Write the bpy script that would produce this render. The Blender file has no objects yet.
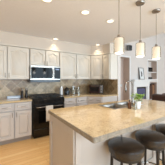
import bpy, bmesh, math, random
from mathutils import Vector, Matrix

random.seed(7)
PI = math.pi
SC = bpy.context.scene
COL = SC.collection

# ------------------------------------------------------------------ camera
CAM_H = 1.38
YAW = math.radians(32.5)
cam_d = bpy.data.cameras.new('camera')
cam = bpy.data.objects.new('camera', cam_d)
COL.objects.link(cam)
cam.location = (0, 0, CAM_H)
cam.rotation_euler = (PI / 2, 0, -YAW)
cam_d.sensor_width = 36
cam_d.lens = 36 * 132 / 165.0
cam_d.shift_y = -3.5 / 165.0
cam_d.clip_start = 0.02
SC.camera = cam

# ------------------------------------------------------------------ world, daylight, exposure
w = bpy.data.worlds.new('world')
SC.world = w
w.use_nodes = True
bg = w.node_tree.nodes['Background']
bg.inputs[0].default_value = (0.80, 0.90, 1.0, 1)
bg.inputs[1].default_value = 1.0
SC.view_settings.view_transform = 'Standard'
SC.view_settings.look = 'None'
SC.view_settings.gamma = 1
SC.view_settings.use_curve_mapping = False
SC.view_settings.exposure = 0.05


def area(name, loc, rot, sx, sy, power, col):
    l = bpy.data.lights.new(name, 'AREA')
    l.shape = 'RECTANGLE'
    l.size, l.size_y = sx, sy
    l.energy = power
    l.color = col
    o = bpy.data.objects.new(name, l)
    o.location = loc
    o.rotation_euler = rot
    COL.objects.link(o)
    return o


DAY = (0.63, 0.825, 1.0)
# daylight entering through the windows behind and beside the camera
area('daylight_window_rear', (0.35, -2.72, 1.5), (PI / 2, 0, 0), 2.3, 1.7, 106, DAY)
area('daylight_window_mid', (3.0, -2.72, 1.5), (PI / 2, 0, 0), 2.3, 1.7, 97, DAY)
area('daylight_window_living', (7.3, -2.72, 1.7), (PI / 2, 0, 0), 3.0, 2.2, 205, DAY)

# ------------------------------------------------------------------ materials
MATS = {}


def lin(c):
    return tuple(((v / 255) / 12.92 if v / 255 <= 0.04045 else ((v / 255 + 0.055) / 1.055) ** 2.4) for v in c)


def mat(name, rgb, rough=0.5, metal=0.0, spec=0.5, emit=None, es=0.0, coat=0.0, noise=0.0, nscale=20, bump=0.0):
    m = bpy.data.materials.new(name)
    m.use_nodes = True
    nt = m.node_tree
    b = nt.nodes['Principled BSDF']
    c = lin(rgb) + (1,)
    b.inputs['Base Color'].default_value = c
    b.inputs['Roughness'].default_value = rough
    b.inputs['Metallic'].default_value = metal
    b.inputs['Specular IOR Level'].default_value = spec
    if coat:
        b.inputs['Coat Weight'].default_value = coat
        b.inputs['Coat Roughness'].default_value = 0.08
    if emit:
        b.inputs['Emission Color'].default_value = lin(emit) + (1,)
        b.inputs['Emission Strength'].default_value = es
    if noise or bump:
        tc = nt.nodes.new('ShaderNodeTexCoord')
        n = nt.nodes.new('ShaderNodeTexNoise')
        n.inputs['Scale'].default_value = nscale
        n.inputs['Detail'].default_value = 4
        nt.links.new(tc.outputs['Object'], n.inputs['Vector'])
        if noise:
            r = nt.nodes.new('ShaderNodeValToRGB')
            r.color_ramp.elements[0].position = 0.3
            r.color_ramp.elements[1].position = 0.7
            r.color_ramp.elements[0].color = tuple(v * (1 - noise) for v in c[:3]) + (1,)
            r.color_ramp.elements[1].color = tuple(min(1, v * (1 + noise)) for v in c[:3]) + (1,)
            nt.links.new(n.outputs['Fac'], r.inputs['Fac'])
            nt.links.new(r.outputs['Color'], b.inputs['Base Color'])
        if bump:
            bp = nt.nodes.new('ShaderNodeBump')
            bp.inputs['Strength'].default_value = bump
            bp.inputs['Distance'].default_value = 0.01
            nt.links.new(n.outputs['Fac'], bp.inputs['Height'])
            nt.links.new(bp.outputs['Normal'], b.inputs['Normal'])
    MATS[name] = m
    return m


def ramp(nt, stops):
    r = nt.nodes.new('ShaderNodeValToRGB')
    e = r.color_ramp.elements
    e[0].position, e[0].color = stops[0][0], lin(stops[0][1]) + (1,)
    e[1].position, e[1].color = stops[-1][0], lin(stops[-1][1]) + (1,)
    for p, c in stops[1:-1]:
        x = e.new(p)
        x.color = lin(c) + (1,)
    return r


def mat_granite():
    m = mat('granite', (212, 184, 142), rough=0.06, spec=0.9)
    nt = m.node_tree
    b = nt.nodes['Principled BSDF']
    tc = nt.nodes.new('ShaderNodeTexCoord')
    n1 = nt.nodes.new('ShaderNodeTexNoise')
    n1.inputs['Scale'].default_value = 6
    n1.inputs['Detail'].default_value = 8
    n1.inputs['Roughness'].default_value = 0.7
    n1.inputs['Distortion'].default_value = 1.2
    n2 = nt.nodes.new('ShaderNodeTexNoise')
    n2.inputs['Scale'].default_value = 55
    n2.inputs['Detail'].default_value = 3
    nt.links.new(tc.outputs['Object'], n1.inputs['Vector'])
    nt.links.new(tc.outputs['Object'], n2.inputs['Vector'])
    r1 = ramp(nt, [(0.28, (184, 154, 118)), (0.42, (206, 178, 136)), (0.56, (218, 191, 149)), (0.75, (228, 206, 168))])
    r2 = ramp(nt, [(0.33, (205, 186, 160)), (0.46, (255, 255, 255)), (0.8, (255, 255, 255))])
    mx = nt.nodes.new('ShaderNodeMix')
    mx.data_type = 'RGBA'
    mx.blend_type = 'MULTIPLY'
    mx.inputs[0].default_value = 0.7
    nt.links.new(n1.outputs['Fac'], r1.inputs['Fac'])
    nt.links.new(n2.outputs['Fac'], r2.inputs['Fac'])
    nt.links.new(r1.outputs['Color'], mx.inputs[6])
    nt.links.new(r2.outputs['Color'], mx.inputs[7])
    nt.links.new(mx.outputs[2], b.inputs['Base Color'])
    return m


def mat_edge():
    m = mat('granite_rough_edge', (152, 138, 120), rough=0.75, noise=0.22, nscale=45, bump=0.8)
    return m


def mat_floor():
    m = mat('oak_floor', (206, 160, 104), rough=0.32, spec=0.45)
    nt = m.node_tree
    b = nt.nodes['Principled BSDF']
    tc = nt.nodes.new('ShaderNodeTexCoord')
    br = nt.nodes.new('ShaderNodeTexBrick')
    br.offset = 0.37
    br.inputs['Scale'].default_value = 1
    br.inputs['Brick Width'].default_value = 1.1
    br.inputs['Row Height'].default_value = 0.083
    br.inputs['Mortar Size'].default_value = 0.0012
    br.inputs['Color1'].default_value = lin((255, 216, 158)) + (1,)
    br.inputs['Color2'].default_value = lin((242, 192, 130)) + (1,)
    br.inputs['Mortar'].default_value = lin((170, 122, 76)) + (1,)
    nt.links.new(tc.outputs['Object'], br.inputs['Vector'])
    mp = nt.nodes.new('ShaderNodeMapping')
    mp.inputs['Scale'].default_value = (1.2, 22, 1)
    nt.links.new(tc.outputs['Object'], mp.inputs['Vector'])
    n = nt.nodes.new('ShaderNodeTexNoise')
    n.inputs['Scale'].default_value = 2.5
    n.inputs['Detail'].default_value = 5
    nt.links.new(mp.outputs['Vector'], n.inputs['Vector'])
    r = ramp(nt, [(0.3, (242, 232, 216)), (0.65, (255, 255, 255))])
    nt.links.new(n.outputs['Fac'], r.inputs['Fac'])
    mx = nt.nodes.new('ShaderNodeMix')
    mx.data_type = 'RGBA'
    mx.blend_type = 'MULTIPLY'
    mx.inputs[0].default_value = 0.8
    nt.links.new(br.outputs['Color'], mx.inputs[6])
    nt.links.new(r.outputs['Color'], mx.inputs[7])
    nt.links.new(mx.outputs[2], b.inputs['Base Color'])
    return m


def mat_tile(name, rot_axis):
    """stone tiles laid on the diagonal; rot_axis 'x' for a wall in the xz plane, 'y' for a wall in the yz plane"""
    m = mat(name, (160, 138, 110), rough=0.3, spec=0.5)
    nt = m.node_tree
    b = nt.nodes['Principled BSDF']
    tc = nt.nodes.new('ShaderNodeTexCoord')
    sp = nt.nodes.new('ShaderNodeSeparateXYZ')
    cb = nt.nodes.new('ShaderNodeCombineXYZ')
    nt.links.new(tc.outputs['Object'], sp.inputs[0])
    nt.links.new(sp.outputs[0 if rot_axis == 'x' else 1], cb.inputs[0])
    nt.links.new(sp.outputs[2], cb.inputs[1])
    mp = nt.nodes.new('ShaderNodeMapping')
    mp.inputs['Rotation'].default_value = (0, 0, PI / 4)
    nt.links.new(cb.outputs[0], mp.inputs['Vector'])
    br = nt.nodes.new('ShaderNodeTexBrick')
    br.offset = 0
    br.inputs['Scale'].default_value = 1
    br.inputs['Brick Width'].default_value = 0.19
    br.inputs['Row Height'].default_value = 0.19
    br.inputs['Mortar Size'].default_value = 0.003
    br.inputs['Bias'].default_value = -0.1
    br.inputs['Color1'].default_value = lin((222, 198, 164)) + (1,)
    br.inputs['Color2'].default_value = lin((162, 130, 92)) + (1,)
    br.inputs['Mortar'].default_value = lin((228, 212, 186)) + (1,)
    nt.links.new(mp.outputs['Vector'], br.inputs['Vector'])
    n = nt.nodes.new('ShaderNodeTexNoise')
    n.inputs['Scale'].default_value = 9
    n.inputs['Detail'].default_value = 6
    n.inputs['Roughness'].default_value = 0.7
    nt.links.new(tc.outputs['Object'], n.inputs['Vector'])
    r = ramp(nt, [(0.3, (150, 140, 125)), (0.5, (225, 220, 210)), (0.7, (255, 250, 240))])
    nt.links.new(n.outputs['Fac'], r.inputs['Fac'])
    mx = nt.nodes.new('ShaderNodeMix')
    mx.data_type = 'RGBA'
    mx.blend_type = 'MULTIPLY'
    mx.inputs[0].default_value = 0.9
    nt.links.new(br.outputs['Color'], mx.inputs[6])
    nt.links.new(r.outputs['Color'], mx.inputs[7])
    nt.links.new(mx.outputs[2], b.inputs['Base Color'])
    return m


def mat_clear(name, tint, k=0.22):
    """thin clear glass"""
    m = bpy.data.materials.new(name)
    m.use_nodes = True
    nt = m.node_tree
    for n in list(nt.nodes):
        nt.nodes.remove(n)
    o = nt.nodes.new('ShaderNodeOutputMaterial')
    t = nt.nodes.new('ShaderNodeBsdfTransparent')
    t.inputs[0].default_value = lin(tint) + (1,)
    g = nt.nodes.new('ShaderNodeBsdfGlossy')
    g.inputs['Color'].default_value = lin((235, 235, 232)) + (1,)
    g.inputs['Roughness'].default_value = 0.06
    mx = nt.nodes.new('ShaderNodeMixShader')
    mx.inputs[0].default_value = k
    nt.links.new(t.outputs[0], mx.inputs[1])
    nt.links.new(g.outputs[0], mx.inputs[2])
    nt.links.new(mx.outputs[0], o.inputs['Surface'])
    MATS[name] = m
    return m


WALLP = mat('wall_paint', (222, 208, 192), rough=0.85, spec=0.2, noise=0.015, nscale=3)
WALLW = mat('living_wall_paint', (226, 216, 208), rough=0.85, spec=0.2, noise=0.015, nscale=3)
CEILP = mat('ceiling_paint', (242, 241, 244), rough=0.9, spec=0.1, noise=0.015, nscale=40)
TAUPE = mat('taupe_paint', (206, 183, 168), rough=0.8, spec=0.2, noise=0.02, nscale=4)
TRIMW = mat('white_trim', (242, 238, 234), rough=0.45, noise=0.01)
CAB = mat('cream_cabinet_paint', (226, 215, 199), rough=0.38, noise=0.012, nscale=6)
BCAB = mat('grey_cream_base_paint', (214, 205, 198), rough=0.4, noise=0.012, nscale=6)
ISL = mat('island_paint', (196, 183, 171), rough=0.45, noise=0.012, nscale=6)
TOE = mat('toe_kick', (168, 156, 146), rough=0.6)
NICK = mat('brushed_nickel', (156, 146, 135), rough=0.35, metal=0.75)
STEEL = mat('stainless_steel', (190, 185, 178), rough=0.3, metal=1.0, noise=0.02, nscale=60)
BOWL = mat('sink_steel', (160, 154, 146), rough=0.28, metal=1.0)
CHROME = mat('dark_chrome', (140, 133, 125), rough=0.18, metal=1.0)
BLK = mat('black_enamel', (16, 15, 15), rough=0.2, spec=0.5)
IRON = mat('cast_iron', (40, 38, 37), rough=0.5)
BGLASS = mat('black_glass', (12, 12, 13), rough=0.07, spec=0.12)
SMOKE = mat('smoked_glass', (26, 18, 16), rough=0.25, spec=0.3)
LEATH = mat('dark_brown_leather', (46, 37, 31), rough=0.27, spec=0.6, bump=0.15, nscale=90)
SOFAL = mat('sofa_leather', (62, 36, 26), rough=0.35, spec=0.5, bump=0.15, nscale=40)
DWOOD = mat('dark_wood', (33, 25, 21), rough=0.4, noise=0.2, nscale=12)
GRAN = mat_granite()
EDGE = mat_edge()
OAK = mat_floor()
TILEX = mat_tile('stone_tile_range_wall', 'x')
TILEY = mat_tile('stone_tile_return_wall', 'y')
TOWEL = mat('white_towel_cotton', (232, 226, 218), rough=0.95, bump=0.4, nscale=120)
CERAM = mat('white_ceramic', (238, 236, 232), rough=0.2)
PALEB = mat('pale_blue_glaze', (226, 234, 246), rough=0.12)
LEAF = mat('leaf_green', (138, 168, 70), rough=0.45, noise=0.25, nscale=30)
SOIL = mat('potting_soil', (52, 38, 28), rough=0.95)
AMBER = mat('amber_glass', (92, 56, 34), rough=0.12)
BULB = mat('frosted_lit_glass', (238, 232, 222), rough=0.4, emit=(255, 243, 228), es=0.62)
LENS = mat('downlight_lens', (255, 248, 235), rough=0.4, emit=(255, 240, 214), es=1.8)
CLEAR = mat_clear('clear_glass', (232, 226, 216), 0.22)
JARG = mat_clear('jar_glass', (226, 226, 220), 0.25)
FLOURM = mat('flour', (230, 222, 208), rough=0.9)
FIRE = mat('firebox_glass', (74, 78, 112), rough=0.08, spec=0.7)  # blue reflected in the firebox glass is put into this colour
PAPER = mat('art_paper', (232, 230, 226), rough=0.7)
INK = mat('art_ink', (88, 88, 90), rough=0.7)
FRAMEM = mat('frame_grey', (96, 92, 90), rough=0.4)
RED = mat('dark_red_plastic', (52, 22, 17), rough=0.3)
GREYP = mat('grey_plastic', (112, 110, 108), rough=0.5)
BOOK1 = mat('book_brown', (112, 70, 46), rough=0.7)
BOOK2 = mat('book_tan', (150, 112, 78), rough=0.7)
BOOK3 = mat('book_dark', (48, 38, 34), rough=0.7)
MESH = mat('speaker_cloth', (62, 60, 60), rough=0.9)


# ------------------------------------------------------------------ mesh helpers
class MB:
    def __init__(self):
        self.bm = bmesh.new()

    def _v(self, co):
        return self.bm.verts.new(co)

    def box(self, x0, x1, y0, y1, z0, z1, M=None):
        vs = [Vector((x, y, z)) for x in (x0, x1) for y in (y0, y1) for z in (z0, z1)]
        if M is not None:
            vs = [M @ v for v in vs]
        v = [self._v(c) for c in vs]
        for f in ((0, 1, 3, 2), (4, 6, 7, 5), (0, 4, 5, 1), (2, 3, 7, 6), (0, 2, 6, 4), (1, 5, 7, 3)):
            self.bm.faces.new([v[i] for i in f])
        return self

    def prism(self, pts, z0, z1):
        a = [self._v((p[0], p[1], z0)) for p in pts]
        b = [self._v((p[0], p[1], z1)) for p in pts]
        n = len(pts)
        self.bm.faces.new(a[::-1])
        self.bm.faces.new(b)
        for i in range(n):
            self.bm.faces.new([a[i], a[(i + 1) % n], b[(i + 1) % n], b[i]])
        return self

    def lathe(self, prof, c=(0, 0, 0), seg=24, cap=True, M=None):
        rings = []
        for r, z in prof:
            ring = []
            for k in range(seg):
                a = 2 * PI * k / seg
                p = Vector((c[0] + r * math.cos(a), c[1] + r * math.sin(a), c[2] + z))
                if M is not None:
                    p = M @ p
                ring.append(self._v(p))
            rings.append(ring)
        for i in range(len(rings) - 1):
            for k in range(seg):
                self.bm.faces.new([rings[i][k], rings[i][(k + 1) % seg], rings[i + 1][(k + 1) % seg], rings[i + 1][k]])
        if cap:
            self.bm.faces.new(rings[0][::-1])
            self.bm.faces.new(rings[-1])
        return self

    def tube(self, pts, r, seg=10, closed=False, radii=None):
        P = [Vector(p) for p in pts]
        n = len(P)
        rings = []
        up = Vector((0, 0, 1))
        prev = None
        for i in range(n):
            if closed:
                t = P[(i + 1) % n] - P[i - 1]
            else:
                t = P[min(i + 1, n - 1)] - P[max(i - 1, 0)]
            t.normalize()
            if prev is None:
                a = t.cross(up)
                if a.length < 1e-4:
                    a = t.cross(Vector((1, 0, 0)))
            else:
                a = prev - t * prev.dot(t)
            a.normalize()
            prev = a
            b = t.cross(a)
            rr = radii[i] if radii else r
            rings.append([self._v(P[i] + (a * math.cos(2 * PI * k / seg) + b * math.sin(2 * PI * k / seg)) * rr) for k in range(seg)])
        m = n if closed else n - 1
        for i in range(m):
            A, B = rings[i], rings[(i + 1) % n]
            for k in range(seg):
                self.bm.faces.new([A[k], A[(k + 1) % seg], B[(k + 1) % seg], B[k]])
        if not closed:
            self.bm.faces.new(rings[0][::-1])
            self.bm.faces.new(rings[-1])
        return self

    def quad(self, a, b, c, d):
        self.bm.faces.new([self._v(a), self._v(b), self._v(c), self._v(d)])
        return self

    def build(self, name, m, parent=None, bevel=0.0, loc=None, rotz=0.0, smooth=True, seg=2):
        bmesh.ops.recalc_face_normals(self.bm, faces=self.bm.faces)
        me = bpy.data.meshes.new(name)
        self.bm.to_mesh(me)
        self.bm.free()
        me.materials.append(m)
        if smooth:
            me.shade_smooth()
            me.set_sharp_from_angle(angle=math.radians(35))
        o = bpy.data.objects.new(name, me)
        COL.objects.link(o)
        if parent:
            o.parent = parent
        if loc is not None:
            o.location = loc
        o.rotation_euler = (0, 0, rotz)
        if bevel:
            bv = o.modifiers.new('bevel', 'BEVEL')
            bv.width = bevel
            bv.segments = seg
            bv.limit_method = 'ANGLE'
            bv.angle_limit = math.radians(40)
        return o


def tag(o, label, cat, group=None, kind=None):
    o['label'] = label
    o['category'] = cat
    if group:
        o['group'] = group
    if kind:
        o['kind'] = kind
    return o


def thing(name, label, cat, loc=(0, 0, 0), rotz=0.0, group=None):
    o = bpy.data.objects.new(name, None)
    o.empty_display_size = 0.1
    COL.objects.link(o)
    o.location = loc
    o.rotation_euler = (0, 0, rotz)
    return tag(o, label, cat, group)


def struct(name, mb, m, bevel=0.0):
    o = mb.build(name, m, bevel=bevel, smooth=False)
    o['kind'] = 'structure'
    return o


def copy_tree(o, parent=None):
    c = o.copy()
    COL.objects.link(c)
    if parent:
        c.parent = parent
    for ch in list(o.children):
        copy_tree(ch, c)
    return c


# ------------------------------------------------------------------ the setting
H = 2.44            # kitchen ceiling
YW = 3.77           # range wall
XR = 3.10           # return wall
YE = 2.84           # end of the return wall
YF = 4.26           # living room wall with the fireplace
XL, YB, XE = -2.6, -2.6, 9.2
HL = 4.6

struct('floor', MB().box(XL - .15, XE + .15, YB - .15, YF + .5, -0.1, 0), OAK)
struct('ceiling', MB().box(XL - .15, XR + .12, YB - .15, YW + .15, H, H + 0.15), CEILP)
struct('ceiling.001', MB().box(XR + .12, XE + .15, YB - .15, YF + .6, HL, HL + 0.15), CEILP)
struct('wall_back', MB().box(XL - .15, XR, YW, YW + 0.15, 0, H), WALLP)
struct('wall_return', MB().box(XR, XR + .12, YE, YF + .5, 0, H).box(XR, XR + .12, YB - .15, YF + .5, H + .15, HL), WALLW)
# wall with openings behind the camera
mb = MB()
for a, b in ((XL - .15, -.8), (1.5, 1.85), (4.15, 5.8), (8.8, XE + .15)):
    mb.box(a, b, YB - .15, YB, 0, 2.45)
mb.box(-.8, 1.5, YB - .15, YB, 0, .65).box(-.8, 1.5, YB - .15, YB, 2.35, 2.45)
mb.box(1.85, 4.15, YB - .15, YB, 0, .65).box(1.85, 4.15, YB - .15, YB, 2.35, 2.45)
mb.box(5.8, 8.8, YB - .15, YB, 0, .5)
mb.box(XR + .12, 5.8, YB - .15, YB, 2.45, HL).box(8.8, XE + .15, YB - .15, YB, 2.45, HL).box(5.8, 8.8, YB - .15, YB, 2.8, HL)
struct('wall_rear', mb, WALLP)
struct('wall_left', MB().box(XL - .15, XL, YB, YW, 0, H), WALLP)
struct('wall_right', MB().box(XE, XE + .15, YB, YF + .5, 0, HL), WALLW)


def window_frame(n, x0, x1, z0, z1):
    m = MB()
    y0, y1 = YB - .09, YB - .04
    for a, b, c, d in ((x0, x1, z0, z0 + .06), (x0, x1, z1 - .06, z1), (x0, x0 + .06, z0, z1), (x1 - .06, x1, z0, z1),
                       ((x0 + x1) / 2 - .03, (x0 + x1) / 2 + .03, z0, z1)):
        m.box(a, b, y0, y1, c, d)
    struct('window_%d' % n, m, TRIMW)


window_frame(1, -.8, 1.5, .65, 2.35)
window_frame(2, 1.85, 4.15, .65, 2.35)
window_frame(3, 5.8, 8.8, .5, 2.8)

# fireplace wall: a tall taupe alcove on the left, shelved niches on the right
AX0, AX1, AZ = 4.79, 5.47, 2.43
NX0, NX1 = 7.05, 7.97
D = 0.34
mb = MB()
mb.box(XR + .12, AX0, YF, YF + D, 0, HL)
mb.box(AX0, AX1, YF, YF + D, AZ, HL)
mb.box(AX1, NX0, YF, YF + D, 0, HL)
mb.box(NX0, NX1, YF, YF + D, 2.43, HL)
mb.box(NX0, NX1, YF, YF + D, 1.19, 1.37)
mb.box(NX0, NX1, YF, YF + D, 0, .22)
mb.box(NX1, XE + .15, YF, YF + D, 0, HL)
struct('wall_hearth', mb, WALLW)
mb = MB()
mb.box(AX0 - .01, AX1 + .01, YF + D, YF + D + .03, 0, AZ + .01)
mb.box(AX1 - .012, AX1, YF + .012, YF + D, 0, AZ).box(AX0, AX0 + .012, YF + .012, YF + D, 0, AZ)
struct('wall_alcove', mb, TAUPE)
mb = MB()
mb.box(NX0 - .01, NX1 + .01, YF + D, YF + D + .03, .2, 2.45)
mb.box(NX1 - .012, NX1, YF + .012, YF + D, 1.37, 2.43).box(NX1 - .012, NX1, YF + .012, YF + D, .22, 1.19)
struct('wall_niche', mb, TAUPE)
struct('wall_niche_back', MB().box(NX0, NX1 - .012, YF + D - .01, YF + D, 1.37, 2.43), WALLW)
mb = MB()
mb.box(AX0 - .07, AX0, YF - .02, YF, 0, AZ).box(AX1, AX1 + .07, YF - .02, YF, 0, AZ).box(AX0 - .07, AX1 + .07, YF - .02, YF, AZ, AZ + .07)
struct('trim_1', mb, TRIMW)
mb = MB()
mb.box(NX0 - .06, NX0, YF - .02, YF, 0, 2.43).box(NX1, NX1 + .06, YF - .02, YF, 0, 2.43).box(NX0 - .06, NX1 + .06, YF - .02, YF, 2.43, 2.49)
mb.box(NX0, NX1, YF - .02, YF, 1.33, 1.37)
struct('trim_2', mb, TRIMW)
struct('trim_3', MB().box(NX0, NX1 - .012, YF + .01, YF + D, 1.75, 1.785), TRIMW)

# soffit over the wall cabinets (follows the diagonal corner)
UF = YW - .33       # front of wall cabinets
XF = XR - .33
UT = 2.134
UB = 1.372
CX, CY = XR - .61, YW - .61
sof = [(XL, YW), (XL, UF - .012), (CX, UF - .012), (XF - .012, CY), (XF - .012, YE - .005), (XR, YE - .005), (XR, YW)]
struct('wall_soffit', MB().prism(sof, UT + .035, H), WALLP)
cr = [(XL, YW), (XL, UF - .03), (CX - .01, UF - .03), (XF - .03, CY - .01), (XF - .03, YE - .025), (XR, YE - .025), (XR, YW)]
struct('trim_4', MB().prism(cr, UT, UT + .036), CAB, bevel=.006)

# backsplash tile
struct('trim_5', MB().box(XL, XR - .012, YW - .012, YW, .905, 1.42), TILEX)
struct('trim_6', MB().box(XR - .012, XR, YE, YW, .905, 1.42), TILEY)
struct('baseboard_hearth', MB().box(AX1 + .07, NX0 - .06, YF - .015, YF, 0, .12), TRIMW)
struct('baseboard_return', MB().box(XR + .12, XR + .135, YE, YF, 0, .12).box(XR, XR + .12, YE - .012, YE, 0, .12), TRIMW)


# ------------------------------------------------------------------ cabinet doors
def door_mesh(w, h, arch=0.0, th=.022, st=.058):
    """raised-panel door: x 0..w, z 0..h, back at y=0, front at y=-th"""
    m = MB()
    bm = m.bm
    N = 14

    def loop(ins, rise, y):
        x0, x1, z0, z1 = ins, w - ins, ins, h - ins - (rise if arch else 0)
        pts = [(x0, z0), (x1, z0)]
        for k in range(N + 1):
            x = x1 + (x0 - x1) * k / N
            t = (x - w / 2) / ((x1 - x0) * .40)
            b = .5 * (1 + math.cos(PI * t)) if abs(t) < 1 else 0
            pts.append((x, z1 + rise * b))
        return [bm.verts.new((p[0], y, p[1])) for p in pts]

    def outer(y, e=0.0):
        pts = [(e, e), (w - e, e)]
        for k in range(N + 1):
            x0 = w - st - (w - 2 * st) * k / N
            x0 = (w - e) if k == 0 else (e if k == N else x0)
            pts.append((x0, h - e))
        return [bm.verts.new((p[0], y, p[1])) for p in pts]

    r = arch
    gd = .014 if arch else .019      # routed groove depth
    L = [outer(0), outer(-th + .003), outer(-th, .003), loop(st, r, -th), loop(st + .004, r, -th + gd), loop(st + .019, r, -th + gd),
         loop(st + .040, r, -th + .001)]
    n = N + 3
    for a, b in zip(L[:-1], L[1:]):
        for i in range(n):
            j = (i + 1) % n
            bm.faces.new([a[i], a[j], b[j], b[i]])
    bm.faces.new(L[-1])
    bm.faces.new(L[0][::-1])
    return m


def handle(parent, x, z, y, vertical=True, ln=.10):
    m = MB()
    h = ln / 2
    if vertical:
        pts = [(x, y, z - h), (x, y - .022, z - h + .008), (x, y - .028, z - h * .4), (x, y - .028, z + h * .4), (x, y - .022, z + h - .008), (x, y, z + h)]
    else:
        pts = [(x - h, y, z), (x - h + .008, y - .022, z), (x - h * .4, y - .028, z), (x + h * .4, y - .028, z), (x + h - .008, y - .022, z), (x + h, y, z)]
    m.tube(pts, .0055, 8)
    return m.build('handle', NICK, parent)


def add_door(parent, x, z, y, w, h, arch, hx=None, hz=None, rotz=0, loc=None):
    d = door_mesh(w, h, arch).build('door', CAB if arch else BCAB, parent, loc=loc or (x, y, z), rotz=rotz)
    if hx is not None:
        handle(d, hx, hz, -.022)
    return d


def add_drawer(parent, x, z, y, w, h, rotz=0, loc=None, pull=True):
    m = MB()
    bm = m.bm
    d = m
    # slab with a shallow raised field
    def loop(e, yy):
        return [bm.verts.new(p) for p in ((e, yy, e), (w - e, yy, e), (w - e, yy, h - e), (e, yy, h - e))]
    L = [loop(0, 0), loop(0, -.019), loop(.003, -.022), loop(.024, -.022), loop(.027, -.004), loop(.040, -.004), loop(.054, -.021)]
    for a, b in zip(L[:-1], L[1:]):
        for i in range(4):
            j = (i + 1) % 4
            bm.faces.new([a[i], a[j], b[j], b[i]])
    bm.faces.new(L[-1])
    bm.faces.new(L[0][::-1])
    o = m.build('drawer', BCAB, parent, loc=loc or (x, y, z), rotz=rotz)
    if pull:
        handle(o, w / 2, h / 2, -.021, vertical=False)
    return o


def upper(name, label, x0, x1, z0, z1, doors, yw=YW, arch=.055, hz='low', group='cream wall cabinets'):
    wd = x1 - x0
    t = thing(name, label, 'cabinet', (x0, yw, z0), 0, group)
    MB().box(.001, wd - .001, -.312, -.013, 0, z1 - z0).box(.05, wd / 2 - .05, -.3305, -.312, .05, z1 - z0 - .05).box(wd / 2 + .05, wd - .05, -.3305, -.312, .05, z1 - z0 - .05).build('body', CAB, t)
    n = doors
    g = .012
    dw = (wd - .022 - (n - 1) * g * 1.3) / n
    for k in range(n):
        dx = .011 + k * (dw + g * 1.3)
        hh = z1 - z0 - .024
        hx = dw - .03 if (n == 2 and k == 0) else .03
        add_door(t, dx, .012, -.33, dw, hh, arch, hx, .085 if hh > .5 else .06)
    return t


upper('wall_cabinet', 'cream two-door wall cabinet left of the microwave, above the spice mills', -.31, .645, UB, UT, 2)
upper('wall_cabinet', 'short cream two-door wall cabinet directly above the microwave', .65, 1.425, 1.722, UT, 2, arch=.05)
upper('wall_cabinet', 'cream two-door wall cabinet between the microwave and the diagonal corner cabinet', 1.43, CX - .002, UB, UT, 2)

# diagonal corner wall cabinet
t = thing('corner_wall_cabinet', 'cream single-door corner wall cabinet set diagonally above the toaster oven', 'cabinet', (XR, YW, UB), 0, 'cream wall cabinets')
poly = [(CX - XR, -.013), (CX - XR, UF - YW + .018), (CX - XR + .0075, UF - YW + .018), (XF - XR + .018, CY - YW + .0075), (XF - XR + .018, CY - YW), (-.013, CY - YW), (-.013, -.013)]
MB().prism(poly, 0, UT - UB).build('body', CAB, t)
v = Vector((XF - CX, CY - UF, 0))
L = v.length
u = v.normalized()
nrm = Vector((u.y, -u.x, 0))
p0 = Vector((CX - XR, UF - YW, .015)) + u * .018
add_door(t, 0, 0, 0, L - .036, UT - UB - .03, .05, L - .036 - .03, .085, rotz=-PI / 4, loc=p0)

# return wall cabinet (faces the range-wall run)
t = thing('wall_cabinet', 'narrow cream wall cabinet at the end of the run, on the short return wall', 'cabinet', (XR, CY, UB), -PI / 2, 'cream wall cabinets')
wd = CY - YE
MB().box(.001, wd - .001, -.312, -.013, 0, UT - UB).box(.05, wd - .05, -.3305, -.312, .05, UT - UB - .05).build('body', CAB, t)
add_door(t, .015, .015, -.33, wd - .03, UT - UB - .03, .04, .03, .085)


def base(name, label, x0, x1, bays, loc, rotz=0, group='cream base cabinets', depth=.61, end=False):
    wd = x1 - x0
    t = thing(name, label, 'cabinet', loc, rotz, group)
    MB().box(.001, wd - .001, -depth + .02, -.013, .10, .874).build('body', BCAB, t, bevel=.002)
    MB().box(.001, wd - .001, -depth + .07, -.02, 0, .10).build('toe_kick', TOE, t)
    xs = .0
    for k, bw in enumerate(bays):
        add_drawer(t, xs + .011, .708, -depth + .0, bw - .022, .152)
        hx = bw - .022 - .03 if k % 2 == 0 else .03
        add_door(t, xs + .011, .115, -depth + .0, bw - .022, .572, 0, hx, .50)
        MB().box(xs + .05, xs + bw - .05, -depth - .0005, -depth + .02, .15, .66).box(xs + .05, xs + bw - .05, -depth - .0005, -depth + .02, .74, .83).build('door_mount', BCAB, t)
        xs += bw
    return t


base('base_cabinet', 'greyish cream base cabinet with two drawers and two doors, left of the black range', -.07, .645, [.3575, .3575], (-.07, YW, 0))
base('base_cabinet', 'cream base cabinet with two drawers just right of the black range', 1.435, 2.18, [.3725, .3725], (1.435, YW, 0))
# diagonal corner base
BX, BY = XR - .915, YW - .915
BF, RF = YW - .61, XR - .61
t = thing('corner_base_cabinet', 'cream corner base cabinet with a diagonal front under the toaster oven', 'cabinet', (XR, YW, 0), 0, 'cream base cabinets')
poly = [(BX - XR, -.013), (BX - XR, BF - YW), (RF - XR, BY - YW), (-.013, BY - YW), (-.013, -.013)]
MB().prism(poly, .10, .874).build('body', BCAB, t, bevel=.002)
poly = [(BX - XR, -.02), (BX - XR, BF - YW + .07), (RF - XR + .07, BY - YW), (-.02, BY - YW), (-.02, -.02)]
MB().prism(poly, 0, .10).build('toe_kick', TOE, t)
v = Vector((RF - BX, BY - BF, 0))
L = v.length
u = v.normalized()
hw = (L - .05) / 2
for k in range(2):
    p = Vector((BX - XR, BF - YW, 0)) + u * (.02 + k * (hw + .01))
    add_drawer(t, 0, 0, 0, hw, .145, rotz=-PI / 4, loc=p + Vector((0, 0, .71)))
    add_door(t, 0, 0, 0, hw, .565, 0, hw - .03 if k == 0 else .03, .49, rotz=-PI / 4, loc=p + Vector((0, 0, .125)))

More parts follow.
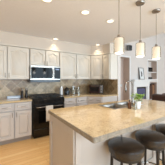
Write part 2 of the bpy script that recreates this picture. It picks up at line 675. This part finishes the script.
# worktops
o = MB().box(-.11, .648, BF - .03, YW - .013, .876, .914).build('worktop', GRAN, bevel=.004)
tag(o, 'beige granite worktop left of the range, carrying the spice mills', 'worktop', 'granite worktops on the cabinets')
cnt = [(1.432, YW - .013), (1.432, BF - .03), (BX - .012, BF - .03), (RF - .03, BY - .012), (RF - .03, YE - .03), (XR - .013, YE - .03), (XR - .013, YW - .013)]
o = MB().prism(cnt, .876, .914).build('worktop', GRAN, bevel=.004)
tag(o, 'beige granite worktop right of the range, turning the corner under the toaster oven', 'worktop', 'granite worktops on the cabinets')

# ------------------------------------------------------------------ range
RX0, RX1 = .656, 1.424
RW = RX1 - RX0
t = thing('gas_range', 'black gas range with iron grates and a towel on its oven handle', 'range', (RX0, YW - .02, 0))
MB().box(0, RW, -.62, 0, .06, .905).box(.03, RW - .03, -.58, -.02, 0, .06).build('body', BLK, t, bevel=.004)
MB().box(-.004, RW + .004, -.64, 0, .906, .924).build('cooktop', BLK, t, bevel=.006)
for cx in (.20, .57):
    for cy in (-.47, -.18):
        MB().lathe([(.058, 0), (.058, .012), (.04, .016), (.04, .026), (.02, .03)], (cx, cy, .925)).build('burner', IRON, t)
for gx in (.015, .265, .515):
    m = MB()
    x0, x1 = gx, gx + .238
    z = .968
    for y in (-.61, -.46, -.32, -.18, -.04):
        m.box(x0, x1, y - .007, y + .007, z - .012, z)
    for x in (x0 + .007, (x0 + x1) / 2, x1 - .007):
        m.box(x - .007, x + .007, -.617, -.033, z - .014, z - .001)
    for x in (x0 + .007, x1 - .007):
        for y in (-.60, -.05):
            m.box(x - .008, x + .008, y - .008, y + .008, .925, z - .012)
    m.build('grate', IRON, t, bevel=.002)
MB().prism([(0, -.62), (0, -.66), (RW, -.66), (RW, -.62)], .80, .905).build('control_panel', BLK, t, bevel=.008)
for k in range(5):
    M = Matrix.Translation((.10 + k * .142, -.66, .853)) @ Matrix.Rotation(PI / 2, 4, 'X')
    MB().lathe([(.024, 0), (.024, .01), (.019, .014), (.017, .034)], seg=18, M=M).build('knob', BLK, t)
d = MB().box(.008, RW - .008, -.655, -.62, .235, .79).build('oven_door', BLK, t, bevel=.006)
MB().box(.12, RW - .12, -.658, -.655, .36, .64).build('window', BGLASS, d)
MB().tube([(.07, -.655, .735), (.07, -.70, .735), (.085, -.71, .735), (RW - .085, -.71, .735), (RW - .07, -.70, .735), (RW - .07, -.655, .735)], .011, 10).build('handle', CHROME, d)
d = MB().box(.008, RW - .008, -.65, -.62, .075, .225).build('drawer', BLK, t, bevel=.006)
MB().box(.2, RW - .2, -.664, -.65, .19, .205).build('handle', BLK, d, bevel=.003)

# towel over the oven handle
def towel():
    m = MB()
    bm = m.bm
    yb = YW - .02 - .71
    zc = .735
    prof = []
    for k in range(6):
        prof.append((yb + .016, zc - .09 + k * .018))
    for k in range(7):
        a = PI * k / 6
        prof.append((yb + .016 * math.cos(a), zc + .002 + .016 * math.sin(a)))
    for k in range(1, 9):
        prof.append((yb - .016 - .003 * math.sin(k), zc - k * .042))
    x0, x1 = .93, 1.10
    nx = 14
    rows = []
    for (y, z) in prof:
        rows.append([bm.verts.new((x0 + (x1 - x0) * i / nx, y - .004 * math.sin(i * 1.3) * (1 if y < yb else -.3), z)) for i in range(nx + 1)])
    for a, b in zip(rows[:-1], rows[1:]):
        for i in range(nx):
            bm.faces.new([a[i], a[i + 1], b[i + 1], b[i]])
    o = m.build('dish_towel', TOWEL)
    s = o.modifiers.new('solid', 'SOLIDIFY')
    s.thickness = .005
    s.offset = 0
    return tag(o, 'white dish towel hanging from the oven handle of the black range', 'towel')


towel()

# ------------------------------------------------------------------ microwave hood
MZ0, MZ1 = 1.335, 1.718
MH = MZ1 - MZ0
t = thing('microwave', 'stainless steel over-range microwave with dark glass door, hung under a short cabinet', 'microwave', (RX0 - .003, YW - .013, MZ0))
MWd = .774
MB().box(0, MWd, -.37, 0, .0225, MH).build('body', STEEL, t, bevel=.003)
MB().box(-.004, MWd + .004, -.385, -.01, -.035, .022).build('vent_base', BLK, t)
d = MB().box(0, .60, -.395, -.37, .05, MH - .035).build('door', STEEL, t, bevel=.004)
MB().box(.012, .545, -.400, -.395, .062, MH - .047).build('window', BGLASS, d)
MB().tube([(.568, -.395, .09), (.568, -.43, .095), (.568, -.432, .19), (.568, -.432, .24), (.568, -.43, MH - .08), (.568, -.395, MH - .075)], .010, 10).build('handle', STEEL, d)
p = MB().box(.604, MWd, -.393, -.37, .05, MH - .035).build('control_panel', BGLASS, t, bevel=.004)
MB().box(.63, MWd - .03, -.396, -.393, MH - .10, MH - .06).build('display', FIRE, p)
MB().box(0, MWd, -.39, -.37, MH - .032, MH).build('top_vent', STEEL, t, bevel=.003)

# ------------------------------------------------------------------ island
IX0, IX1, IY0, IY1 = .635, 2.89, .83, 1.97
t = thing('island_cabinet', 'large cream kitchen island base with framed end panel, under the granite bar top', 'kitchen island', (IX0 + .03, 1.19, 0))
lx, ly = IX1 - .06 - IX0, 1.94 - 1.19
SX0, SX1, SY0, SY1 = 1.51, 2.22, 1.44, 1.80
bx, by = IX0 + .03, 1.19
mb = MB()
mb.box(.0, lx, .0, ly, .09, .62)
mb.box(0, SX0 - .03 - bx, 0, ly, .62, .863).box(SX1 + .03 - bx, lx, 0, ly, .62, .863)
mb.box(SX0 - .03 - bx, SX1 + .03 - bx, 0, SY0 - .03 - by, .62, .863).box(SX0 - .03 - bx, SX1 + .03 - bx, SY1 + .03 - by, ly, .62, .863)
mb.build('body', ISL, t)
MB().box(.02, lx - .02, .02, ly - .06, 0, .09).build('toe_kick', TOE, t)
# framed end panel (faces the camera's left)
m = MB()
m.box(-.018, 0, 0, .10, .0, .863).box(-.018, 0, ly - .07, ly, .0, .863).box(-.018, 0, .10, ly - .07, .77, .863).box(-.018, 0, .10, ly - .07, .0, .12)
m.build('end_panel', ISL, t, bevel=.003)
m = MB()
for a, b in ((0, .06), (lx / 3 - .035, lx / 3 + .035), (2 * lx / 3 - .035, 2 * lx / 3 + .035), (lx - .06, lx)):
    m.box(a, b, -.018, 0, 0, .863)
m.box(0.06, lx - .06, -.0175, 0, .78, .863).box(.06, lx - .06, -.0175, 0, 0, .12)
m.build('bar_panel', ISL, t, bevel=.003)
for k in range(4):
    w4 = lx / 4
    d = door_mesh(w4 - .03, .70, 0).build('door', ISL, t, loc=((k + 1) * w4 - .015, ly, .12), rotz=PI)
    handle(d, .03 if k % 2 else w4 - .06, .62, -.019)

# granite top with the sink cut-out
m = MB()
bm = m.bm
ZT, ZB = .914, .865
def ring(x0, x1, y0, y1, z):
    return [bm.verts.new(p) for p in ((x0, y0, z), (x1, y0, z), (x1, y1, z), (x0, y1, z))]
def corner_ring(x0, x1, y0, y1, z, r):
    pts = []
    for cx, cy, a0 in ((x0 + r, y0 + r, PI), (x1 - r, y0 + r, 1.5 * PI), (x1 - r, y1 - r, 0), (x0 + r, y1 - r, .5 * PI)):
        for k in range(5):
            a = a0 + k * PI / 8
            pts.append((cx + r * math.cos(a), cy + r * math.sin(a), z))
    return [bm.verts.new(p) for p in pts]
Lp = [corner_ring(SX0, SX1, SY0, SY1, ZT, .06), corner_ring(IX0 + .004, IX1 - .004, IY0 + .004, IY1 - .004, ZT, .018),
      corner_ring(IX0, IX1, IY0, IY1, ZT - .004, .02), corner_ring(IX0, IX1, IY0, IY1, ZB + .004, .02),
      corner_ring(IX0 + .004, IX1 - .004, IY0 + .004, IY1 - .004, ZB, .018), corner_ring(SX0, SX1, SY0, SY1, ZB, .06)]
for a, b in zip(Lp, Lp[1:] + Lp[:1]):
    for i in range(20):
        j = (i + 1) % 20
        bm.faces.new([a[i], a[j], b[j], b[i]])
o = m.build('island_worktop', GRAN)
o.data.materials.append(EDGE)
for f in o.data.polygons:
    if abs(f.normal.z) < .9 and (f.center.x < SX0 - .1 or f.center.x > SX1 + .1 or f.center.y < SY0 - .1 or f.center.y > SY1 + .1):
        f.material_index = 1
tag(o, 'large golden beige granite bar top on the island, with a sink cut into it', 'worktop')

# sink
t = thing('sink', 'stainless steel double-bowl sink set into the island worktop', 'sink', (SX0, SY0, .865))
def bowl(x0, x1):
    m = MB()
    bm = m.bm
    y0, y1 = .012, SY1 - SY0 - .012
    def rr(e, z, r):
        pts = []
        for cx, cy, a0 in ((x0 + e + r, y0 + e + r, PI), (x1 - e - r, y0 + e + r, 1.5 * PI), (x1 - e - r, y1 - e - r, 0), (x0 + e + r, y1 - e - r, .5 * PI)):
            for k in range(4):
                a = a0 + k * PI / 6
                pts.append((cx + r * math.cos(a), cy + r * math.sin(a), z))
        return [bm.verts.new(p) for p in pts]
    L = [rr(0, .0505, .045), rr(.004, .045, .045), rr(.008, -.15, .045), rr(.03, -.17, .03)]
    for a, b in zip(L[:-1], L[1:]):
        for i in range(16):
            bm.faces.new([a[i], a[(i + 1) % 16], b[(i + 1) % 16], b[i]])
    bm.faces.new(L[-1])
    o = m.build('bowl', BOWL, t)
    s = o.modifiers.new('solid', 'SOLIDIFY')
    s.thickness = .002
    MB().lathe([(.04, 0), (.04, .004), (.02, .004)], ((x0 + x1) / 2, (y0 + y1) / 2, -.168)).build('drain', CHROME, o)
def flange():
    m = MB()
    bm = m.bm
    w_, h_ = SX1 - SX0, SY1 - SY0
    z = .0505
    for a, b, c, d in ((-.014, w_ + .014, -.014, .012), (-.014, w_ + .014, h_ - .012, h_ + .014), (-.014, .012, .012, h_ - .012), (w_ - .012, w_ + .014, .012, h_ - .012), (.345, .367, .012, h_ - .012)):
        m.box(a, b, c, d, z - .001, z + .002)
    m.build('rim', STEEL, t, bevel=.001)


flange()
bowl(.012, .345)
bowl(.367, SX1 - SX0 - .012)

# faucet
fx, fy = 2.28, 1.70
t = thing('faucet', 'tall dark gooseneck faucet arching over the right end of the island sink', 'faucet', (fx, fy, .914))
MB().lathe([(.028, 0), (.028, .012), (.02, .03), (.018, .11), (.015, .125)]).build('base', CHROME, t)
pts = [(0, 0, .10), (0, 0, .32)]
for k in range(1, 13):
    a = PI * k / 12
    pts.append((-.105 + .105 * math.cos(a), 0, .32 + .105 * math.sin(a)))
pts.append((-.21, 0, .27))
MB().tube(pts, .0105, 12).build('spout', CHROME, t)
MB().lathe([(.015, 0), (.017, -.02), (.017, -.07), (.014, -.08)], (-.21, 0, .29)).build('spray_head', CHROME, t)
MB().tube([(0, -.015, .07), (0, -.04, .08), (0.01, -.085, .11)], .007, 8).build('lever', CHROME, t)

# ------------------------------------------------------------------ bar stools
def make_stool():
    t = thing('bar_stool', '', 'stool')
    MB().lathe([(.178, .572), (.188, .578), (.191, .59), (.191, .638), (.187, .648), (.165, .660), (.10, .668), (.0005, .671)], seg=40).build('seat', LEATH, t)
    MB().lathe([(.1885, 0), (.1945, .003), (.1945, .008), (.1885, .011)], (0, 0, .634), seg=40, cap=False).build('piping', LEATH, t)
    MB().lathe([(.155, .53), (.166, .535), (.166, .566), (.158, .573)], seg=32).build('apron', DWOOD, t)
    for k in range(4):
        a = PI / 4 + k * PI / 2 + .2
        c, s = math.cos(a), math.sin(a)
        MB().tube([(c * .150, s * .150, .545), (c * .165, s * .165, .25), (c * .185, s * .185, 0.0)], .016, 10, radii=[.018, .016, .013]).build('leg', DWOOD, t)
    MB().tube([(.168 * math.cos(2 * PI * k / 32), .168 * math.sin(2 * PI * k / 32), .20) for k in range(32)], .009, 8, closed=True).build('foot_ring', CHROME, t)
    return t


st = make_stool()
st.location = (1.20, .985, 0)
G = 'leather bar stools along the island'
tag(st, 'round dark brown leather bar stool nearest the island corner, fully in view', 'stool', G)
for (x, y, lb) in ((1.67, .965, 'round dark leather bar stool second from the near corner of the island'),
                   (2.16, .96, 'dark leather bar stool third from the near island corner, cut off by the photo edge')):
    c = copy_tree(st)
    c.location = (x, y, 0)
    tag(c, lb, 'stool', G)


# ------------------------------------------------------------------ pendants
def make_pendant():
    t = thing('pendant_lamp', '', 'lamp')
    # origin at the ceiling
    MB().lathe([(.062, 0), (.062, -.012), (.055, -.024), (.012, -.03)], seg=28).build('canopy', NICK, t)
    MB().tube([(0, 0, -.02), (0, 0, -.56)], .0038, 8).build('stem', NICK, t)
    MB().lathe([(.008, -.52), (.016, -.525), (.020, -.545), (.024, -.550), (.026, -.562), (.012, -.566)], seg=24).build('cap', NICK, t)
    s = MB().lathe([(.046, -.568), (.050, -.574), (.050, -.744), (.047, -.750)], seg=28).build('lamp_shade', BULB, t)
    m = MB().lathe([(.020, -.562), (.058, -.564), (.0635, -.575), (.0635, -.740)], seg=28, cap=False)
    g = m.build('glass_sleeve', CLEAR, t)
    MB().lathe([(.0635, -.740), (.065, -.740), (.065, -.733), (.0635, -.733)], seg=28, cap=False).build('rim', CLEAR, g)
    l = bpy.data.lights.new('pendant_bulb', 'POINT')
    l.energy = 2.5
    l.color = (1, .92, .80)
    l.shadow_soft_size = .05
    lo = bpy.data.objects.new('pendant_bulb', l)
    COL.objects.link(lo)
    lo.parent = t
    lo.location = (0, 0, -.80)
    return t


pd = make_pendant()
pd.location = (1.23, 1.11, H)
G = 'glass pendants over the island'
tag(pd, 'lit glass cylinder pendant leftmost over the island, nearest the camera', 'lamp', G)
for x, lb in ((1.655, 'lit glass cylinder pendant in the middle of the three over the island'),
              (2.06, 'lit glass cylinder pendant rightmost of the three, farthest along the island')):
    c = copy_tree(pd)
    c.location = (x, 1.11, H)
    tag(c, lb, 'lamp', G)


# ------------------------------------------------------------------ recessed lights
def make_downlight():
    t = thing('recessed_light', '', 'light')
    MB().lathe([(.060, -.001), (.076, -.002), (.076, -.007), (.058, -.009)], seg=28, cap=False).build('trim_ring', TRIMW, t)
    MB().lathe([(.0585, -.002), (.0585, -.006), (.04, -.010)], seg=28).build('lens', LENS, t)
    l = bpy.data.lights.new('downlight_lamp', 'SPOT')
    l.energy = 18
    l.color = (1, .87, .68)
    l.spot_size = math.radians(105)
    l.spot_blend = .8
    l.shadow_soft_size = .06
    lo = bpy.data.objects.new('downlight_lamp', l)
    COL.objects.link(lo)
    lo.parent = t
    lo.location = (0, 0, -.03)
    return t


dl = make_downlight()
G = 'recessed ceiling lights'
for k, (x, y, lb) in enumerate(((1.16, 1.74, 'round lit recessed ceiling light at the top centre, left of the pendants'),
                                (1.72, 1.76, 'round lit recessed ceiling light closest to the leftmost pendant'),
                                (.54, 1.73, 'recessed ceiling light cut by the top edge of the photo'),
                                (1.27, 3.32, 'recessed ceiling light against the soffit above the microwave'),
                                (-.08, 1.73, 'added recessed ceiling light, out of view just left of the row, brightening the floor'),  # this one and the next are added, to light the floor
                                (-.70, 1.73, 'added recessed ceiling light, out of view farther left, brightening the floor'),
                                (2.58, 3.18, 'recessed ceiling light against the soffit above the corner cabinet'))):
    c = dl if k == 0 else copy_tree(dl)
    c.location = (x, y, H)
    tag(c, lb, 'light', G)
    if y > 2.5:      # the two wall washers by the soffit are weaker lamps
        for ch in c.children:
            if ch.type == 'LIGHT':
                ch.data = ch.data.copy()
                ch.data.energy = 8

# ------------------------------------------------------------------ things on the worktops
CT = .9145
def mill(x, y, h, label):
    q = 1.35
    t = thing('pepper_mill', label, 'mill', (x, y, CT), 0, 'spice mills beside the range')
    MB().lathe([(r * q, z) for r, z in ((.026, 0), (.027, .01), (.022, h * .35), (.019, h * .55), (.025, h * .7), (.022, h * .74))], seg=20).build('body', DWOOD, t)
    MB().lathe([(r * q, z) for r, z in ((.021, h * .745), (.026, h * .82), (.022, h * .92), (.010, h * .96), (.007, h), (.002, h + .004))], seg=20).build('cap', NICK, t)


mill(.485, 3.50, .24, 'dark spice mill farther from the range of the pair on the left worktop')
mill(.585, 3.50, .25, 'taller dark spice mill of the pair, standing closest to the range')

# low pale tray
t = thing('serving_tray', 'low pale blue-white tray on the worktop under the left wall cabinet', 'tray', (.33, 3.64, CT))
MB().box(-.15, .15, -.09, .09, 0, .012).build('base', PALEB, t, bevel=.004)
m = MB()
m.box(-.16, -.148, -.10, .10, .004, .045).box(.148, .16, -.10, .10, .004, .045).box(-.148, .148, -.10, -.088, .004, .045).box(-.148, .148, .088, .10, .004, .045)
m.build('rim', PALEB, t, bevel=.003)

# white thermos and black kettle right of the range
t = thing('thermos', 'slim steel and white thermos jug just right of the range', 'thermos', (1.52, 3.52, CT))
MB().lathe([(.042, 0), (.044, .01), (.044, .20), (.036, .225)], seg=24).build('body', CERAM, t)
MB().lathe([(.034, .226), (.034, .26), (.02, .275)], seg=24).build('lid', STEEL, t)
t = thing('kettle', 'black electric kettle between the thermos and the pale glass jars', 'kettle', (1.71, 3.55, CT))
MB().lathe([(.075, 0), (.078, .015), (.070, .10), (.055, .18), (.045, .20)], seg=28).build('body', BLK, t)
MB().lathe([(.044, .201), (.04, .212), (.012, .216), (.012, .232), (.004, .236)], seg=24).build('lid', BLK, t)
MB().tube([(.052, 0, .18), (.10, 0, .19), (.115, 0, .15), (.105, 0, .08), (.078, 0, .05)], .010, 8).build('handle', BLK, t)
MB().tube([(-.055, 0, .12), (-.085, 0, .15), (-.10, 0, .18)], .014, 8, radii=[.02, .015, .011]).build('spout', BLK, t)
for x, h, lb in ((1.95, .26, 'taller pale glass storage jar behind the island, nearer the kettle'), (2.13, .22, 'shorter pale glass storage jar nearer the toaster oven')):
    t = thing('storage_jar', lb, 'jar', (x, 3.60, CT), 0, 'pale glass storage jars')
    MB().lathe([(.055, 0), (.06, .006), (.06, h * .78), (.045, h * .84), (.045, h * .86)], seg=24).build('jar_body', JARG, t)
    MB().lathe([(.052, .008), (.055, .012), (.055, h * .6)], seg=20).build('contents', FLOURM, t)
    MB().lathe([(.048, h * .862), (.048, h * .91), (.02, h * .92), (.02, h * .97), (.008, h)], seg=20).build('lid', STEEL, t)

# toaster oven in the corner
t = thing('toaster_oven', 'black countertop toaster oven set across the corner under the diagonal cabinet', 'toaster oven', (2.68, 3.36, CT), -PI / 4 * 1.0)
MB().box(-.215, .215, -.14, .15, .018, .285).build('body', BLK, t, bevel=.008)
d = MB().box(-.205, .115, -.152, -.14, .03, .275).build('door', RED, t, bevel=.003)
MB().box(-.175, .085, -.155, -.152, .07, .225).build('window', SMOKE, d)
MB().tube([(-.16, -.152, .25), (-.16, -.178, .25), (.07, -.178, .25), (.07, -.152, .25)], .007, 8).build('handle', NICK, d)
p = MB().box(.12, .207, -.150, -.14, .03, .275).build('control_panel', GREYP, t, bevel=.003)
for k in range(3):
    M = Matrix.Translation((.163, -.150, .075 + k * .075)) @ Matrix.Rotation(PI / 2, 4, 'X')
    MB().lathe([(.02, 0), (.02, .01), (.015, .018)], seg=16, M=M).build('knob', STEEL, p)
for sx in (-.19, .19):
    for sy in (-.12, .12):
        MB().lathe([(.012, 0), (.012, .019)], (sx, sy, 0), seg=12).build('foot', BLK, t)

# potted plant on the island
t = thing('potted_plant', 'small leafy green plant in a white pot on the island, in front of the sink', 'plant', (1.86, 1.30, CT))
t.scale = (1.25, 1.25, 1.25)
MB().lathe([(.032, 0), (.034, .004), (.045, .085), (.047, .095), (.042, .095), (.040, .082), (.0005, .082)], seg=24).build('pot', CERAM, t)
MB().lathe([(.039, .080), (.02, .085), (.0005, .086)], seg=18).build('soil', SOIL, t)
rnd = random.Random(3)
m = MB()
for k in range(7):
    a = k * 2.4
    r = .02 + .025 * rnd.random()
    z = .15 + .04 * rnd.random()
    m.tube([(0.005 * math.cos(a), .005 * math.sin(a), .083), (r * .6 * math.cos(a), r * .6 * math.sin(a), .12), (r * math.cos(a), r * math.sin(a), z)], .0018, 5)
m.build('stem', LEAF, t)
m = MB()
for k in range(34):
    a = rnd.random() * 2 * PI
    r = .012 + .042 * rnd.random()
    z = .105 + .065 * rnd.random()
    ln, wd = .034 + .018 * rnd.random(), .014 + .006 * rnd.random()
    R = Matrix.Translation((r * math.cos(a), r * math.sin(a), z)) @ Matrix.Rotation(a, 4, 'Z') @ Matrix.Rotation(rnd.uniform(-.9, .4), 4, 'Y')
    P = [R @ Vector(p) for p in ((0, 0, 0), (ln * .35, wd, .004), (ln * .75, wd * .7, .002), (ln, 0, -.004), (ln * .75, -wd * .7, .002), (ln * .35, -wd, .004))]
    vs = [m.bm.verts.new(p) for p in P]
    mid = m.bm.verts.new(R @ Vector((ln * .5, 0, -.002)))
    for i in range(6):
        m.bm.faces.new([vs[i], vs[(i + 1) % 6], mid])
o = m.build('foliage', LEAF, t)
s = o.modifiers.new('solid', 'SOLIDIFY')
s.thickness = .0012

t = thing('soap_bottle', 'brown soap pump bottle on the island beside the front of the sink', 'bottle', (1.74, 1.355, CT))
MB().lathe([(.028, 0), (.030, .005), (.030, .085), (.014, .105), (.012, .115)], seg=20).build('body', AMBER, t)
MB().lathe([(.014, .1155), (.014, .128), (.005, .13), (.005, .15)], seg=14).build('pump', BLK, t)
t = thing('drinking_glass', 'small clear tumbler on the island between the soap bottle and the plant', 'glass', (1.755, 1.27, CT))
MB().lathe([(.028, 0), (.033, .10), (.031, .10), (.027, .006), (.0005, .006)], seg=20).build('tumbler', JARG, t)

# ------------------------------------------------------------------ living room
FX0, FX1 = 5.60, 7.0
t = thing('fireplace', 'white fireplace surround with a wide mantel shelf and dark glazed firebox', 'fireplace', ((FX0 + FX1) / 2, YF, 0))
c = (FX0 + FX1) / 2
a0, a1 = FX0 - c, FX1 - c
ox0, ox1 = 5.90 - c, 6.74 - c
for x0, x1 in ((a0 + .04, ox0 - .06), (ox1 + .06, a1 - .04)):
    g = MB().box(x0, x1, -.14, -.001, 0, 1.02).build('pilaster', TRIMW, t, bevel=.004)
    MB().box(x0 - .012, x1 + .012, -.155, -.001, 0, .14).build('plinth', TRIMW, g, bevel=.004)
MB().box(a0 + .03, a1 - .03, -.15, -.001, 1.02, 1.26).build('frieze', TRIMW, t, bevel=.004)
MB().box(a0 - .02, a1 + .02, -.20, -.001, 1.26, 1.30).box(a0 - .06, a1 + .06, -.26, -.001, 1.30, 1.355).build('mantel_shelf', TRIMW, t, bevel=.006)
MB().box(ox0 - .06, ox0, -.11, -.001, 0, 1.02).box(ox1, ox1 + .06, -.11, -.001, 0, 1.02).box(ox0, ox1, -.11, -.001, .97, 1.02).build('slip', TRIMW, t)
f = MB().box(ox0, ox1, -.06, -.001, .05, .97).build('firebox', BLK, t)
MB().box(ox0 + .07, ox1 - .07, -.07, -.06, .16, .88).build('glass_panel', FIRE, f)
MB().box(a0, a1, -.50, -.16, 0, .05).build('hearth', TRIMW, t, bevel=.006)

# framed picture on the mantel
t = thing('picture_frame', 'tall grey framed print standing on the fireplace mantel', 'picture', (6.36, YF - .10, 1.356))
M = Matrix.Rotation(math.radians(-7), 4, 'X')
m = MB()
for a, b, z0, z1 in ((-.20, -.175, 0, .62), (.175, .20, 0, .62), (-.175, .175, 0, .025), (-.175, .175, .595, .62)):
    m.box(a, b, -.02, 0, z0, z1, M)
m.build('frame', FRAMEM, t, bevel=.002)
p = MB().box(-.175, .175, -.008, -.002, .025, .595, M).build('mat_board', PAPER, t)
m = MB()
for x0, x1, z0, z1 in ((-.04, .04, .18, .42), (-.02, .06, .26, .36), (-.06, .01, .15, .24)):
    m.box(x0, x1, -.010, -.008, z0, z1, M)
m.build('print', INK, p)

# niche contents
def simple(name, mb, m, label, cat, group=None, bevel=.004):
    o = mb.build(name, m, bevel=bevel)
    return tag(o, label, cat, group)


y0, y1 = YF + .06, YF + .26
t = thing('stereo', 'dark stereo receiver on the upper shelf of the built-in niche', 'stereo', (7.38, YF + .18, 1.786))
MB().box(-.25, .25, -.12, .12, .015, .26).build('body', BLK, t, bevel=.006)
MB().box(-.24, .24, -.125, -.12, .15, .24).build('display_panel', BGLASS, t)
for sx in (-.2, .2):
    MB().box(sx - .02, sx + .02, -.1, .1, 0, .015).build('foot', BLK, t)
t = thing('disc_player', 'low dark disc player on the lower shelf of the upper niche', 'player', (7.36, YF + .18, 1.371))
MB().box(-.23, .23, -.12, .12, .012, .12).build('body', BLK, t, bevel=.006)
MB().box(-.2, .2, -.124, -.12, .05, .08).build('disc_tray', GREYP, t)
for sx in (-.2, .2):
    MB().box(sx - .02, sx + .02, -.1, .1, 0, .012).build('foot', BLK, t)
bx0 = 7.10
cols = [(BOOK3, 'dark'), (BOOK3, 'dark'), (BOOK1, 'brown'), (BOOK3, 'dark'), (BOOK1, 'brown'), (BOOK3, 'dark'), (BOOK1, 'brown'), (BOOK2, 'tan'), (BOOK2, 'tan'), (BOOK1, 'brown')]
ordn = ['leftmost', 'second from the left', 'third from the left', 'fourth from the left', 'fifth from the left', 'sixth from the left', 'seventh from the left', 'eighth from the left', 'ninth from the left', 'rightmost']
for k, (mm, cn) in enumerate(cols):
    hh = .78 + .03 * ((k * 7) % 4)
    simple('tall_book', MB().box(bx0, bx0 + .072, YF + .05, YF + .27, .221, .221 + hh), mm,
           '%s tall volume in the lower niche, %s in its row' % (cn, ordn[k]), 'book', 'tall volumes in the lower niche')
    bx0 += .076

# wall speaker
t = thing('wall_speaker', 'small grey speaker on a bracket high on the living room wall, near the leftmost pendant', 'speaker', (5.28, YF, 2.94))
MB().box(-.13, .10, -.22, -.09, -.20, .04).build('cabinet', GREYP, t, bevel=.008)
MB().box(-.12, .09, -.226, -.22, -.19, .03).build('grille', MESH, t)
MB().box(-.03, .03, -.012, 0, -.05, .18).tube([(0, -.01, .1), (0, -.1, .1), (0, -.15, .04)], .014, 8).build('bracket', TRIMW, t)

# thermostat in the alcove
t = thing('thermostat', 'small white thermostat on the taupe alcove wall', 'thermostat', (5.24, YF + D - .002, 1.06))
MB().box(-.055, .055, -.025, 0, -.055, .055).build('case', CERAM, t, bevel=.006)
MB().box(-.03, .03, -.028, -.025, -.005, .035).build('display', GREYP, t)

# sofa
t = thing('leather_sofa', 'dark brown leather sofa in the living room, its back towards the kitchen', 'sofa', (4.44, .45, 0))
SL = 2.12
MB().box(.06, .92, .02, SL - .02, .10, .40).build('base', SOFAL, t, bevel=.03, seg=3)
MB().box(0, .24, 0, SL, .10, .87).build('backrest', SOFAL, t, bevel=.06, seg=4)
for yy in (0, SL - .22):
    MB().box(.20, .92, yy, yy + .22, .10, .62).build('arm', SOFAL, t, bevel=.05, seg=4)
for k in range(2):
    q = (SL - .44) / 2
    MB().box(.24, .94, .22 + k * q + .005, .22 + (k + 1) * q - .005, .40, .53).build('seat_cushion', SOFAL, t, bevel=.04, seg=4)
    MB().box(.20, .40, .22 + k * q + .005, .22 + (k + 1) * q - .005, .53, .90).build('back_cushion', SOFAL, t, bevel=.06, seg=4)
for x in (.08, .84):
    for yy in (.08, SL - .08):
        MB().lathe([(.02, 0), (.03, .10)], (x, yy, 0), seg=12).build('leg', DWOOD, t)
